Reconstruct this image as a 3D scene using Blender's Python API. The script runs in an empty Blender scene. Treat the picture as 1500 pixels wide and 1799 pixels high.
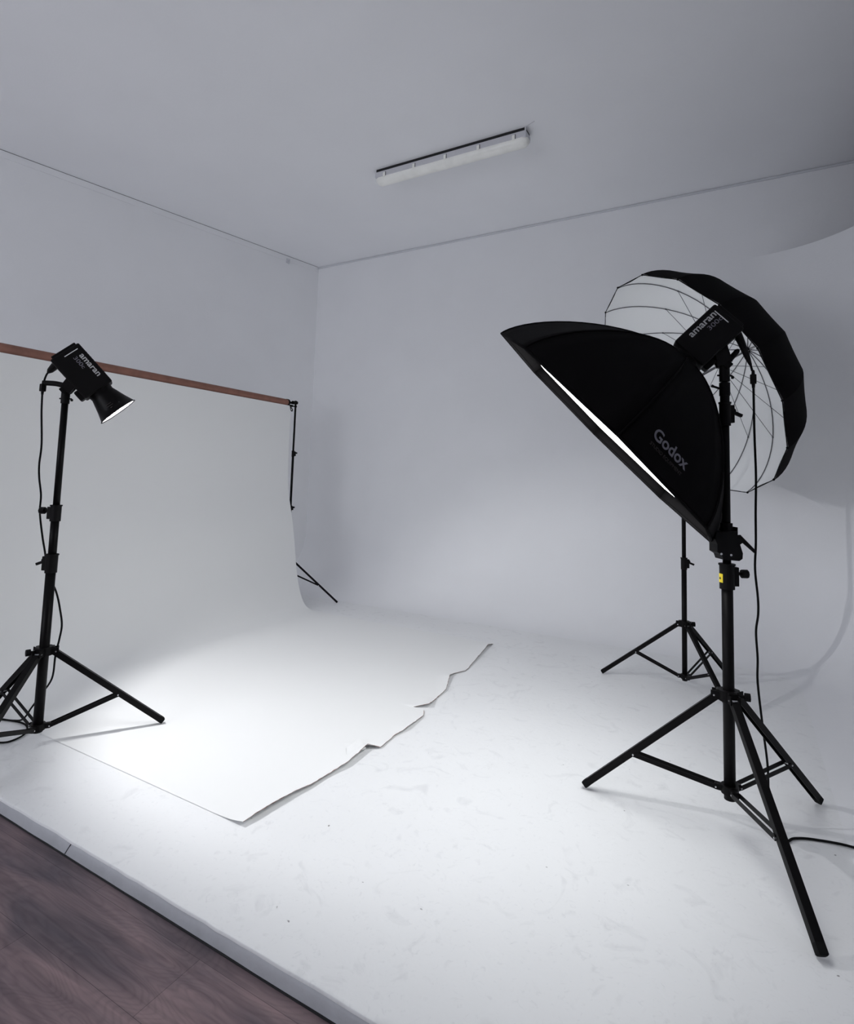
import bpy, bmesh, math, random
from mathutils import Vector, Matrix, Quaternion
from mathutils import noise as mnoise

random.seed(4)
PI = math.pi
scene = bpy.context.scene
COL = scene.collection

# ------------------------------------------------------------------ camera
cam_data = bpy.data.cameras.new('camera')
cam_data.sensor_fit = 'HORIZONTAL'
cam_data.sensor_width = 36.0
cam_data.lens = 36.0 * 997.5 / 1500.0
cam_data.shift_x = 0.0035
cam_data.shift_y = -0.0933
cam_data.clip_start = 0.02
cam = bpy.data.objects.new('camera', cam_data)
COL.objects.link(cam)
CR = Matrix(((0.8712043, 0.0137408, 0.4907284),
             (0.4899417, -0.0874336, -0.8673595),
             (0.0309879, 0.9960756, -0.0829047)))
cam.matrix_world = Matrix.Translation((0, 0, 1.245)) @ CR.to_4x4()
scene.camera = cam

# ------------------------------------------------------------------ light levels
EXPOSURE = 0.0
LAMP_W = 76.0          # open-face light on the left stand
FILL_DAY = 7.0               # sky strength for the fill window added behind the camera
SOFT_L = 6.5            # radiance of the softbox diffuser
scene.view_settings.view_transform = 'Standard'
scene.view_settings.look = 'None'
scene.view_settings.exposure = EXPOSURE
scene.view_settings.gamma = 1.0
scene.view_settings.use_curve_mapping = False
scene.cycles.max_bounces = 16
scene.cycles.diffuse_bounces = 12
world = bpy.data.worlds.new('world')
scene.world = world
world.use_nodes = True
bg = world.node_tree.nodes['Background']
bg.inputs[0].default_value = (0.80, 0.825, 0.90, 1)
bg.inputs[1].default_value = FILL_DAY

# key positions (metres; platform top is z = 0, back wall is y = 5.3)
G1 = Vector((-0.062, 2.435, 0)); G2 = Vector((-0.343, 4.011, 0))
G3 = Vector((-2.789, 1.482, 0)); G4 = Vector((-3.9, 4.27, 0))
ZC = 3.829
LEDGE = -0.045
PLAT_Y = 1.192

# ------------------------------------------------------------------ materials
def mat(name, color, rough=0.6, metal=0.0, spec=0.5, noise=0.0, nscale=8.0, bump=0.0, bscale=60.0):
    m = bpy.data.materials.new(name); m.use_nodes = True
    nt = m.node_tree; b = nt.nodes['Principled BSDF']
    b.inputs['Base Color'].default_value = (*color, 1)
    b.inputs['Roughness'].default_value = rough
    b.inputs['Metallic'].default_value = metal
    b.inputs['Specular IOR Level'].default_value = spec
    tc = nt.nodes.new('ShaderNodeTexCoord')
    if noise > 0:
        n = nt.nodes.new('ShaderNodeTexNoise'); n.inputs['Scale'].default_value = nscale
        n.inputs['Detail'].default_value = 5
        nt.links.new(tc.outputs['Object'], n.inputs['Vector'])
        r = nt.nodes.new('ShaderNodeValToRGB')
        r.color_ramp.elements[0].position = 0.3; r.color_ramp.elements[1].position = 0.7
        r.color_ramp.elements[0].color = (*[c * (1 - noise) for c in color], 1)
        r.color_ramp.elements[1].color = (*[min(1, c * (1 + noise)) for c in color], 1)
        nt.links.new(n.outputs['Fac'], r.inputs['Fac'])
        nt.links.new(r.outputs['Color'], b.inputs['Base Color'])
    if bump > 0:
        n2 = nt.nodes.new('ShaderNodeTexNoise'); n2.inputs['Scale'].default_value = bscale
        n2.inputs['Detail'].default_value = 4
        nt.links.new(tc.outputs['Object'], n2.inputs['Vector'])
        bp = nt.nodes.new('ShaderNodeBump'); bp.inputs['Strength'].default_value = bump
        bp.inputs['Distance'].default_value = 0.01
        nt.links.new(n2.outputs['Fac'], bp.inputs['Height'])
        nt.links.new(bp.outputs['Normal'], b.inputs['Normal'])
    return m

M_wall = mat('wall_paint', (0.84, 0.845, 0.86), 0.85, spec=0.2, noise=0.012, nscale=2.5, bump=0.08, bscale=90)
M_ceil = mat('ceiling_paint', (0.88, 0.885, 0.905), 0.9, spec=0.2, noise=0.012, nscale=1.6, bump=0.06, bscale=70)
M_darkwall = mat('dark_room_wall', (0.12, 0.12, 0.15), 0.9, spec=0.2)
M_trim = mat('trim_paint', (0.66, 0.67, 0.70), 0.7, spec=0.3)
M_edge = mat('platform_edge_paint', (0.47, 0.48, 0.51), 0.6, noise=0.05, nscale=20, bump=0.15, bscale=50)
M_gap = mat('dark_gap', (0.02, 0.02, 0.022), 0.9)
M_paper = mat('backdrop_paper', (0.83, 0.835, 0.83), 0.75, spec=0.15, bump=0.03, bscale=5)
M_tear = mat('torn_paper_edge', (0.30, 0.22, 0.20), 0.9, spec=0.1, noise=0.4, nscale=30)
M_flap = mat('paper_underside', (0.60, 0.56, 0.55), 0.85, spec=0.1, noise=0.06, nscale=15)
M_core = mat('cardboard_core', (0.235, 0.105, 0.075), 0.7, noise=0.15, nscale=12)
M_black = mat('black_metal', (0.0042, 0.0038, 0.0042), 0.42, spec=0.09)
M_plastic = mat('black_plastic', (0.0055, 0.005, 0.0055), 0.55, spec=0.10, bump=0.05, bscale=300)
M_fabric = mat('black_fabric', (0.0050, 0.0045, 0.0050), 0.85, spec=0.06, bump=0.06, bscale=25)
M_silver = mat('silver_rivet', (0.6, 0.6, 0.62), 0.3, metal=1.0)
M_bowl = mat('white_reflector_inside', (0.09, 0.09, 0.09), 0.5)
M_white_print = mat('white_print', (0.42, 0.42, 0.43), 0.6)
M_grey_print = mat('grey_print', (0.15, 0.145, 0.175), 0.7)
M_dim_print = mat('faint_print', (0.020, 0.015, 0.015), 0.8)
M_line = mat('grey_line', (0.62, 0.63, 0.64), 0.5)
M_yellow = mat('yellow_sticker', (0.85, 0.66, 0.03), 0.5)
M_lining = mat('umbrella_lining', (0.92, 0.93, 0.93), 0.7, spec=0.2)
M_rib = mat('umbrella_rib', (0.10, 0.10, 0.11), 0.5)
M_rubber = mat('rubber', (0.006, 0.006, 0.0065), 0.8, spec=0.12)
M_batten = mat('batten_housing', (0.62, 0.62, 0.655), 0.5)
M_lens = mat('batten_diffuser', (0.95, 0.95, 0.90), 0.3, noise=0.06, nscale=10)
M_tube = mat('tube_glass', (0.85, 0.86, 0.80), 0.3)

def emis(name, color, s):
    m = bpy.data.materials.new(name); m.use_nodes = True
    nt = m.node_tree; nt.nodes.clear()
    o = nt.nodes.new('ShaderNodeOutputMaterial'); e = nt.nodes.new('ShaderNodeEmission')
    e.inputs[0].default_value = (*color, 1); e.inputs[1].default_value = s
    nt.links.new(e.outputs[0], o.inputs[0]); return m
M_diff = emis('lit_diffuser', (0.98, 1.0, 1.0), SOFT_L)

def floor_material():
    """white painted platform: scuffs, swirls, small chips"""
    m = bpy.data.materials.new('cyclorama_floor_paint'); m.use_nodes = True
    nt = m.node_tree; b = nt.nodes['Principled BSDF']; L = nt.links
    b.inputs['Roughness'].default_value = 0.5; b.inputs['Specular IOR Level'].default_value = 0.3
    tc = nt.nodes.new('ShaderNodeTexCoord')
    def noise(scale, detail, dist=0.0):
        n = nt.nodes.new('ShaderNodeTexNoise'); n.inputs['Scale'].default_value = scale
        n.inputs['Detail'].default_value = detail; n.inputs['Distortion'].default_value = dist
        L.new(tc.outputs['Object'], n.inputs['Vector']); return n
    def ramp(src, p0, c0, p1, c1):
        r = nt.nodes.new('ShaderNodeValToRGB'); e = r.color_ramp.elements
        e[0].position = p0; e[0].color = c0; e[1].position = p1; e[1].color = c1
        L.new(src.outputs['Fac'], r.inputs['Fac']); return r
    big = ramp(noise(1.3, 4), 0.3, (0.805, 0.812, 0.818, 1), 0.7, (0.84, 0.846, 0.852, 1))
    scuff = ramp(noise(7, 7, 2.2), 0.58, (1, 1, 1, 1), 0.74, (0.90, 0.90, 0.905, 1))
    fine = ramp(noise(30, 8, 2.5), 0.60, (1, 1, 1, 1), 0.72, (0.93, 0.93, 0.935, 1))
    chips = ramp(noise(34, 1.0), 0.80, (1, 1, 1, 1), 0.83, (0.35, 0.34, 0.34, 1))
    cur = big
    for s in (scuff, fine, chips):
        mx = nt.nodes.new('ShaderNodeMixRGB'); mx.blend_type = 'MULTIPLY'; mx.inputs[0].default_value = 1
        L.new(cur.outputs[0], mx.inputs[1]); L.new(s.outputs[0], mx.inputs[2]); cur = mx
    L.new(cur.outputs[0], b.inputs['Base Color'])
    bp = nt.nodes.new('ShaderNodeBump'); bp.inputs['Strength'].default_value = 0.22
    bp.inputs['Distance'].default_value = 0.006
    n = noise(16, 8, 1.5); L.new(n.outputs['Fac'], bp.inputs['Height'])
    L.new(bp.outputs['Normal'], b.inputs['Normal'])
    return m
M_floor = floor_material()

def wood_material():
    """grey-brown laminate boards running along the platform"""
    m = bpy.data.materials.new('laminate_planks'); m.use_nodes = True
    nt = m.node_tree; b = nt.nodes['Principled BSDF']; L = nt.links
    b.inputs['Roughness'].default_value = 0.55; b.inputs['Specular IOR Level'].default_value = 0.25
    tc = nt.nodes.new('ShaderNodeTexCoord')
    br = nt.nodes.new('ShaderNodeTexBrick')
    br.offset = 0.37; br.inputs['Scale'].default_value = 1.0
    br.inputs['Brick Width'].default_value = 1.28; br.inputs['Row Height'].default_value = 0.19
    br.inputs['Mortar Size'].default_value = 0.0009; br.inputs['Mortar Smooth'].default_value = 0.4
    br.inputs['Color1'].default_value = (0.145, 0.122, 0.132, 1)
    br.inputs['Color2'].default_value = (0.205, 0.168, 0.178, 1)
    br.inputs['Mortar'].default_value = (0.085, 0.072, 0.078, 1)
    L.new(tc.outputs['Object'], br.inputs['Vector'])
    def mapping(sc):
        mp = nt.nodes.new('ShaderNodeMapping'); mp.inputs['Scale'].default_value = sc
        L.new(tc.outputs['Object'], mp.inputs['Vector']); return mp
    def noise(mp, sc, det, dist):
        n = nt.nodes.new('ShaderNodeTexNoise'); n.inputs['Scale'].default_value = sc
        n.inputs['Detail'].default_value = det; n.inputs['Distortion'].default_value = dist
        L.new(mp.outputs[0], n.inputs['Vector']); return n
    def ramp(src, p0, c0, p1, c1, out='Fac'):
        r = nt.nodes.new('ShaderNodeValToRGB'); e = r.color_ramp.elements
        e[0].position = p0; e[0].color = c0; e[1].position = p1; e[1].color = c1
        L.new(src.outputs[out], r.inputs['Fac']); return r
    blotch = ramp(noise(mapping((1.0, 3.6, 1)), 1.9, 5, 0.6), 0.34, (0.55, 0.56, 0.62, 1), 0.66, (1.36, 1.20, 1.16, 1))
    streak = ramp(noise(mapping((1.6, 26.0, 1)), 2.2, 8, 0.5), 0.35, (0.78, 0.77, 0.79, 1), 0.65, (1.12, 1.11, 1.11, 1))
    # contour-like cathedral grain from a stretched noise field
    g = noise(mapping((0.9, 4.2, 1)), 1.3, 2, 0.3)
    mul = nt.nodes.new('ShaderNodeMath'); mul.operation = 'MULTIPLY'; mul.inputs[1].default_value = 44.0
    L.new(g.outputs['Fac'], mul.inputs[0])
    fr = nt.nodes.new('ShaderNodeMath'); fr.operation = 'PINGPONG'; fr.inputs[1].default_value = 0.5
    L.new(mul.outputs[0], fr.inputs[0])
    grain = nt.nodes.new('ShaderNodeValToRGB'); e = grain.color_ramp.elements
    e[0].position = 0.0; e[0].color = (0.88, 0.87, 0.88, 1); e[1].position = 0.30; e[1].color = (1, 1, 1, 1)
    L.new(fr.outputs[0], grain.inputs['Fac'])
    cur = br
    for s_ in (blotch, streak, grain):
        mx = nt.nodes.new('ShaderNodeMixRGB'); mx.blend_type = 'MULTIPLY'; mx.inputs[0].default_value = 1.0
        L.new(cur.outputs[0], mx.inputs[1]); L.new(s_.outputs[0], mx.inputs[2]); cur = mx
    L.new(cur.outputs[0], b.inputs['Base Color'])
    return m
M_wood = wood_material()

# ------------------------------------------------------------------ helpers
def empty(name, loc, label, cat, group=None):
    o = bpy.data.objects.new(name, None); COL.objects.link(o)
    o.location = loc; o.empty_display_size = 0.05
    o['label'] = label; o['category'] = cat
    if group: o['group'] = group
    return o

def obj(name, bm, m, parent=None, smooth=False, kind=None):
    """bm is in world coordinates; parented pieces keep their place."""
    me = bpy.data.meshes.new(name)
    bmesh.ops.recalc_face_normals(bm, faces=bm.faces)
    bm.to_mesh(me); bm.free()
    me.materials.append(m)
    if smooth:
        for p in me.polygons: p.use_smooth = True
    o = bpy.data.objects.new(name, me); COL.objects.link(o)
    if parent is not None:
        off = Vector()
        p = parent
        while p is not None: off += p.location; p = p.parent
        me.transform(Matrix.Translation(-off))
        o.parent = parent
    if kind: o['kind'] = kind
    return o

def origin_to(o, loc):
    o.data.transform(Matrix.Translation(-Vector(loc))); o.location = Vector(loc)

def frame(z, y=None):
    z = Vector(z).normalized()
    y = Vector(y) if y is not None else (Vector((0, 0, 1)) if abs(z.z) < 0.98 else Vector((0, 1, 0)))
    y = (y - z * y.dot(z)).normalized()
    return Matrix((y.cross(z), y, z)).transposed()

def box(bm, c, size, rot=None, bevel=0.0):
    r = bmesh.ops.create_cube(bm, size=1.0)
    vs = r['verts']
    M = Matrix.Translation(c) @ (rot.to_4x4() if rot else Matrix.Identity(4)) @ Matrix.Diagonal((*size, 1))
    bmesh.ops.transform(bm, matrix=M, verts=vs)
    if bevel > 0:
        es = list({e for v in vs for e in v.link_edges})
        bmesh.ops.bevel(bm, geom=es, offset=bevel, segments=3, affect='EDGES', profile=0.7)

def cyl(bm, a, b, r, r2=None, seg=20, bevel=0.0):
    a = Vector(a); b = Vector(b); d = b - a
    res = bmesh.ops.create_cone(bm, cap_ends=True, segments=seg, radius1=r, radius2=r if r2 is None else r2, depth=d.length)
    M = Matrix.Translation((a + b) / 2) @ frame(d).to_4x4()
    bmesh.ops.transform(bm, matrix=M, verts=res['verts'])

def bar(bm, a, b, w, t, side=None):
    """rectangular bar from a to b; w along side direction, t across"""
    a = Vector(a); b = Vector(b); d = (b - a)
    s = Vector(side) if side is not None else Vector((0, 0, 1))
    R = frame(d, s)
    box(bm, (a + b) / 2, (t, w, d.length), R, min(w, t) * 0.18)

def sphere(bm, c, r, seg=16):
    res = bmesh.ops.create_uvsphere(bm, u_segments=seg, v_segments=seg // 2, radius=r)
    bmesh.ops.translate(bm, vec=Vector(c), verts=res['verts'])

def lathe(bm, prof, R, c, seg=40, closed=False):
    """prof: list of (radius, z) in the frame R placed at c"""
    rings = []
    for r, z in prof:
        rings.append([bm.verts.new(Vector(c) + R @ Vector((r * math.cos(2 * PI * k / seg), r * math.sin(2 * PI * k / seg), z))) for k in range(seg)])
    n = len(rings)
    for i in range(n if closed else n - 1):
        A = rings[i]; B = rings[(i + 1) % n]
        for k in range(seg):
            bm.faces.new((A[k], A[(k + 1) % seg], B[(k + 1) % seg], B[k]))

def catmull(pts, sub=8):
    P = [Vector(p) for p in pts]; P = [2 * P[0] - P[1]] + P + [2 * P[-1] - P[-2]]
    out = []
    for i in range(1, len(P) - 2):
        for s in range(sub):
            t = s / sub
            out.append(0.5 * ((2 * P[i]) + (P[i + 1] - P[i - 1]) * t + (2 * P[i - 1] - 5 * P[i] + 4 * P[i + 1] - P[i + 2]) * t * t
                              + (3 * P[i] - P[i - 1] - 3 * P[i + 1] + P[i + 2]) * t ** 3))
    out.append(P[-2]); return out

def tube(bm, pts, r, seg=10):
    rings = []; n = len(pts); up = Vector((0.3, 0.2, 1)).normalized()
    for i, p in enumerate(pts):
        d = (pts[min(i + 1, n - 1)] - pts[max(i - 1, 0)]).normalized()
        x = up.cross(d)
        if x.length < 1e-4: x = Vector((1, 0, 0)).cross(d)
        x.normalize(); y = d.cross(x); up = y.copy() if abs(y.dot(up)) > .2 else up
        rr = r(i / (n - 1)) if callable(r) else r
        rings.append([bm.verts.new(p + rr * (x * math.cos(2 * PI * k / seg) + y * math.sin(2 * PI * k / seg))) for k in range(seg)])
    for A, B in zip(rings, rings[1:]):
        for k in range(seg): bm.faces.new((A[k], A[(k + 1) % seg], B[(k + 1) % seg], B[k]))
    bm.faces.new(rings[0]); bm.faces.new(rings[-1])

def text_mesh(body, size, fn, name, m, parent, bold=0.0, width=None, subdiv=True):
    """mesh of a word; fn maps (x, y, z) of the laid-out word to world"""
    cu = bpy.data.curves.new(name, 'FONT'); cu.body = body; cu.size = size
    cu.align_x = 'CENTER'; cu.align_y = 'CENTER'; cu.offset = bold; cu.resolution_u = 6
    cu.extrude = 0.0005
    to = bpy.data.objects.new(name, cu); COL.objects.link(to)
    bpy.context.view_layer.update()
    dg = bpy.context.evaluated_depsgraph_get()
    me = bpy.data.meshes.new_from_object(to.evaluated_get(dg))
    bpy.data.objects.remove(to, do_unlink=True)
    xs = [v.co.x for v in me.vertices]; w0 = max(xs) - min(xs); cx = (max(xs) + min(xs)) / 2
    k = (width / w0) if width else 1.0
    bm = bmesh.new(); bm.from_mesh(me); bpy.data.meshes.remove(me)
    for v in bm.verts:
        v.co = fn((v.co.x - cx) * k, v.co.y, v.co.z)
    return obj(name, bm, m, parent)

# ------------------------------------------------------------------ room shell
def quad_grid(bm, P):
    rows = [[bm.verts.new(p) for p in row] for row in P]
    for A, B in zip(rows, rows[1:]):
        for k in range(len(A) - 1): bm.faces.new((A[k], A[k + 1], B[k + 1], B[k]))

YB = 5.3; RC = 0.6
def cove_profile(top):
    """(offset into the room, z) from the floor tangent up the wall"""
    pr = [(RC - RC * math.sin(t * PI / 2 / 14), RC - RC * math.cos(t * PI / 2 / 14)) for t in range(15)]
    n = 8
    pr += [(0.0, RC + (top - RC) * k / n) for k in range(1, n + 1)]
    return pr
XCY = 0.9; RK = 0.9
def lwall_x(y): return -4.572 + (y - 5.3) * (0.694 / 3.174)

# back wall: coved part left of the curved corner, plain room wall behind and above it
bm = bmesh.new()
xs = [-4.60 + i * 4.60 / 24 for i in range(25)]
pr = cove_profile(ZC)
quad_grid(bm, [[(x, YB - o, z) for x in xs] for o, z in pr])
quad_grid(bm, [[(0, YB, z), (3.3, YB, z)] for z in (LEDGE, 2.0, ZC)])
obj('wall_back', bm, M_wall, smooth=True, kind='structure')

# curved corner and right-hand wall of the cyclorama, 3.17 m high with a real thickness
path = [((RK * math.sin(t), YB - RK + RK * math.cos(t)), (math.sin(t), math.cos(t))) for t in [PI / 2 * i / 28 for i in range(29)]]
path += [((XCY, y), (1.0, 0.0)) for y in (4.0, 3.5, 3.0, 2.4, 1.8, PLAT_Y)]
CT = 3.167
prof = cove_profile(CT)
bm = bmesh.new()
rows = [[(p[0] - n[0] * o, p[1] - n[1] * o, z) for p, n in path] for o, z in prof]
rows.append([(p[0] + n[0] * 0.02, p[1] + n[1] * 0.02 * (1 if i > 1 else 0), CT) for i, (p, n) in enumerate(path)])
rows.append([(p[0] + n[0] * 0.02, p[1] + n[1] * 0.02 * (1 if i > 1 else 0), LEDGE) for i, (p, n) in enumerate(path)])
quad_grid(bm, rows)
o = obj('wall_right', bm, M_wall, smooth=True, kind='structure')
mod = o.modifiers.new('edges', 'EDGE_SPLIT'); mod.split_angle = math.radians(50)

# left wall, slightly skewed against the back wall
bm = bmesh.new()
quad_grid(bm, [[(lwall_x(y), y, z) for y in (-2.5, 0, 2.5, 5.4)] for z in (LEDGE, 1.2, 2.5, ZC)])
o = obj('wall_left', bm, M_wall, kind='structure')
bm = bmesh.new()
quad_grid(bm, [[(x, y, ZC) for x in (-6.6, -3, 0, 3.3)] for y in (-2.5, 0, 2.5, 5.4)])
obj('ceiling', bm, M_ceil, kind='structure')
# wall behind the viewer with an opening added to let in fill light
WX0, WX1, WZ0, WZ1 = -4.4, -1.6, 1.0, 2.4
bm = bmesh.new()
for ax, bx, az, bz_ in ((-6.6, WX0, LEDGE, ZC), (WX1, 3.3, LEDGE, ZC), (WX0, WX1, LEDGE, WZ0), (WX0, WX1, WZ1, ZC)):
    quad_grid(bm, [[(x, -2.5, z) for x in (ax, bx)] for z in (az, bz_)])
obj('wall_front', bm, M_wall, kind='structure')
bm = bmesh.new()
for x in (WX0, (WX0 + WX1) / 2, WX1): box(bm, (x, -2.52, (WZ0 + WZ1) / 2), (0.06, 0.08, WZ1 - WZ0 + 0.06))
for z in (WZ0, WZ1): box(bm, ((WX0 + WX1) / 2, -2.52, z), (WX1 - WX0 + 0.06, 0.08, 0.06))
obj('fill_window_1', bm, M_trim, kind='structure')  # frame of the made-up window, added to brighten the walls
pl = bpy.data.lights.new('fill_portal', 'AREA'); pl.shape = 'RECTANGLE'; pl.size = WX1 - WX0; pl.size_y = WZ1 - WZ0  # portal for the added fill daylight
pl.cycles.is_portal = True
po = bpy.data.objects.new('fill_portal', pl); COL.objects.link(po)
po.location = ((WX0 + WX1) / 2, -2.56, (WZ0 + WZ1) / 2); po.rotation_euler = (PI / 2, 0, 0)
bm = bmesh.new()
quad_grid(bm, [[(3.3, y, z) for y in (-2.5, 5.4)] for z in (LEDGE, ZC)])
obj('wall_right_outer', bm, M_darkwall, kind='structure')

# white platform floor
bm = bmesh.new()
ys = [PLAT_Y + (YB - RC - PLAT_Y) * i / 10 for i in range(11)]
front = [-5.55 + i * (XCY + 5.55) / 130 for i in range(131)]
def edge_wob(x): return 0.005 * mnoise.noise((x * 6, 0, 3)) + 0.003 * mnoise.noise((x * 23, 5, 3))
rows = []
rows.append([(x, PLAT_Y + 0.000 + edge_wob(x), -0.0075) for x in front])
rows.append([(x, PLAT_Y + 0.0015 + edge_wob(x), -0.0012) for x in front])
rows.append([(x, PLAT_Y + 0.0035 + edge_wob(x), 0.0) for x in front])
rows.append([(x, PLAT_Y + 0.012 + edge_wob(x), 0.0) for x in front])
rows += [[(x, y, 0) for x in front] for y in ys[1:]]
rows.append([(x, YB - 0.01, -0.0005) for x in front])
rows[-2] = [(x, YB - RC + 0.002, 0) for x in front]
quad_grid(bm, rows)
obj('floor', bm, M_floor, smooth=True, kind='structure')
# rounded plastic edging along the platform front
bm = bmesh.new()
rows = []
pf = [(0.02, -0.005), (0.006, -0.005), (0.000, -0.008), (-0.004, -0.016), (-0.007, -0.027), (-0.009, LEDGE + 0.003)]
quad_grid(bm, [[(x, PLAT_Y + a + 0.4 * edge_wob(x + 3), z) for x in [-5.6 + i * 6.55 / 60 for i in range(61)]] for a, z in pf])
obj('trim_1', bm, M_edge, smooth=True, kind='structure')
bm = bmesh.new()
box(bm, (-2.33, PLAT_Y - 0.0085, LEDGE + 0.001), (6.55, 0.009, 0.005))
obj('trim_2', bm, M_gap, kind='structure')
bm = bmesh.new()   # joint in the edging
box(bm, (-1.99, PLAT_Y - 0.0045, -0.024), (0.0018, 0.006, 0.036), Matrix.Rotation(0.5, 3, 'Y') @ Matrix.Rotation(-0.2, 3, 'X'))
obj('trim_3', bm, M_gap, kind='structure')
# laminate floor in front of the platform
bm = bmesh.new()
quad_grid(bm, [[(x, y, LEDGE) for x in (-6.6, -3, 0, 3.3)] for y in (-2.5, 0, PLAT_Y + 0.02, 5.4)])
obj('floor.001', bm, M_wood, kind='structure')

# fascia strips where the walls meet the ceiling
bm = bmesh.new()
ang = math.atan2(0.694, 3.174)
nrm = Vector((math.cos(ang), -math.sin(ang), 0))
def lw(y, off, z): return Vector((lwall_x(y), y, z)) + nrm * off
def strip(bm, off0, off1, z0, z1, y0=-2.4, y1=5.28):
    a = [lw(y0, off0, z0), lw(y0, off1, z0), lw(y0, off1, z1), lw(y0, off0, z1)]
    b = [lw(y1, off0, z0), lw(y1, off1, z0), lw(y1, off1, z1), lw(y1, off0, z1)]
    va = [bm.verts.new(p) for p in a]; vb = [bm.verts.new(p) for p in b]
    for k in range(4): bm.faces.new((va[k], va[(k + 1) % 4], vb[(k + 1) % 4], vb[k]))
    bm.faces.new(va); bm.faces.new(vb)
strip(bm, -0.01, 0.006, ZC - 0.062, ZC - 0.005)
obj('trim_4', bm, M_wall, kind='structure')
bm = bmesh.new(); strip(bm, -0.01, 0.0035, ZC - 0.004, ZC + 0.002)
obj('trim_5', bm, M_gap, kind='structure')
bm = bmesh.new(); box(bm, (-0.65, YB - 0.004, ZC - 0.012), (7.9, 0.012, 0.018), None, 0.002)
obj('trim_6', bm, M_trim, kind='structure')

# ------------------------------------------------------------------ ceiling batten light (off)
lt = empty('ceiling_light', (-2.0, 3.80, ZC), 'unlit grey fluorescent batten under the white ceiling', 'ceiling light')
bz = ZC - 0.022
x0, x1 = -2.68, -1.345; yc = 3.805
bm = bmesh.new()
box(bm, ((x0 + x1) / 2, yc, bz - 0.026), (x1 - x0 - 0.012, 0.108, 0.05), None, 0.012)
obj('housing', bm, M_batten, lt)
bm = bmesh.new()   # translucent cover: rounded trough with rounded ends
N = 14; ring = []
for s in range(15):
    u = s / 14; x = x0 + (x1 - x0) * u
    e = min(1.0, math.sin(PI * min(max(min(u, 1 - u) / 0.028, 0.12), 1) / 2))
    ring.append([bm.verts.new((x, yc + 0.05 * e * math.cos(PI + PI * k / N), bz - 0.048 + 0.052 * e * math.sin(PI + PI * k / N))) for k in range(N + 1)])
for A, B in zip(ring, ring[1:]):
    for k in range(N): bm.faces.new((A[k], A[k + 1], B[k + 1], B[k]))
bm.faces.new(ring[0]); bm.faces.new(ring[-1])
# slide the second and last-but-one rings close to the ends so only the tips round off
for i, f in ((1, 0.012), (2, 0.028), (12, 0.972), (13, 0.988)):
    for v in ring[i]: v.co.x = x0 + (x1 - x0) * f
def ell(i):
    f = (ring[i][0].co.x - x0) / (x1 - x0); d = min(f, 1 - f) / 0.028
    return math.sqrt(max(0.25, 1 - (1 - min(d, 1)) ** 2))
for i in range(15):
    e = ell(i)
    for k, v in enumerate(ring[i]):
        v.co.y = yc + 0.05 * e * math.cos(PI + PI * k / N); v.co.z = bz - 0.048 + 0.052 * e * math.sin(PI + PI * k / N)
obj('diffuser', bm, M_lens, lt, smooth=True)
for i in range(5):
    x = x0 + 0.10 + i * (x1 - x0 - 0.2) / 4
    for s in (-1, 1):
        bm = bmesh.new(); box(bm, (x, yc + s * 0.054, bz - 0.038), (0.022, 0.006, 0.036), None, 0.002)
        cp = obj('clip', bm, M_lens, lt)
        bm = bmesh.new(); box(bm, (x + 0.0135, yc + s * 0.0550, bz - 0.034), (0.004, 0.004, 0.032)); obj('hinge', bm, M_gap, cp)
bm = bmesh.new(); box(bm, ((x0 + x1) / 2, yc + 0.004, ZC - 0.0115), (x1 - x0 - 0.03, 0.102, 0.023)); obj('shadow_gap', bm, M_gap, lt)  # dark strip standing in for the shade between housing and ceiling
bm = bmesh.new(); cyl(bm, (x1 - 0.01, yc - 0.05, ZC), (x1 - 0.01, yc - 0.05, bz - 0.045), 0.006)
tube(bm, catmull([(x1 - 0.01, yc - 0.05, ZC - 0.004), (x1 + 0.03, yc - 0.07, ZC - 0.003), (x1 + 0.07, yc - 0.085, ZC - 0.002)], 4), 0.002, 6)
obj('cable_gland', bm, M_batten, lt)

# small metal hook high on the left wall
p = lw(4.853, 0, 3.765)
bm = bmesh.new()
box(bm, p + nrm * 0.006, (0.03, 0.045, 0.05), Matrix.Rotation(-ang, 3, 'Z'), 0.003)
tube(bm, catmull([p + nrm * 0.01, p + nrm * 0.035 + Vector((0, 0, -0.005)), p + nrm * 0.04 + Vector((0, 0, -0.03)), p + nrm * 0.022 + Vector((0, 0, -0.035))], 5), 0.005, 8)
o = obj('wall_hook', bm, M_trim); origin_to(o, p)
o['label'] = 'tiny white bracket high on left wall near the corner'; o['category'] = 'hook'

# ------------------------------------------------------------------ backdrop paper
XR = -3.895
def paper_section(z_top=1.93):
    """x, z of the sheet from the roller down, round the sweep and out over the floor"""
    pts = [(XR, z_top), (XR, 1.5), (XR + 0.015, 1.15), (XR + 0.10, 0.78), (XR + 0.165, 0.411), (XR + 0.214, 0.204),
           (XR + 0.271, 0.08), (XR + 0.33, 0.025), (XR + 0.42, 0.004), (XR + 0.55, 0.0018), (-2.9, 0.0018), (-2.4, 0.0018), (-2.1, 0.0018), (-1.88, 0.0018)]
    return catmull([(x, 0, z) for x, z in pts], 5)
sec = paper_section()
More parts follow.
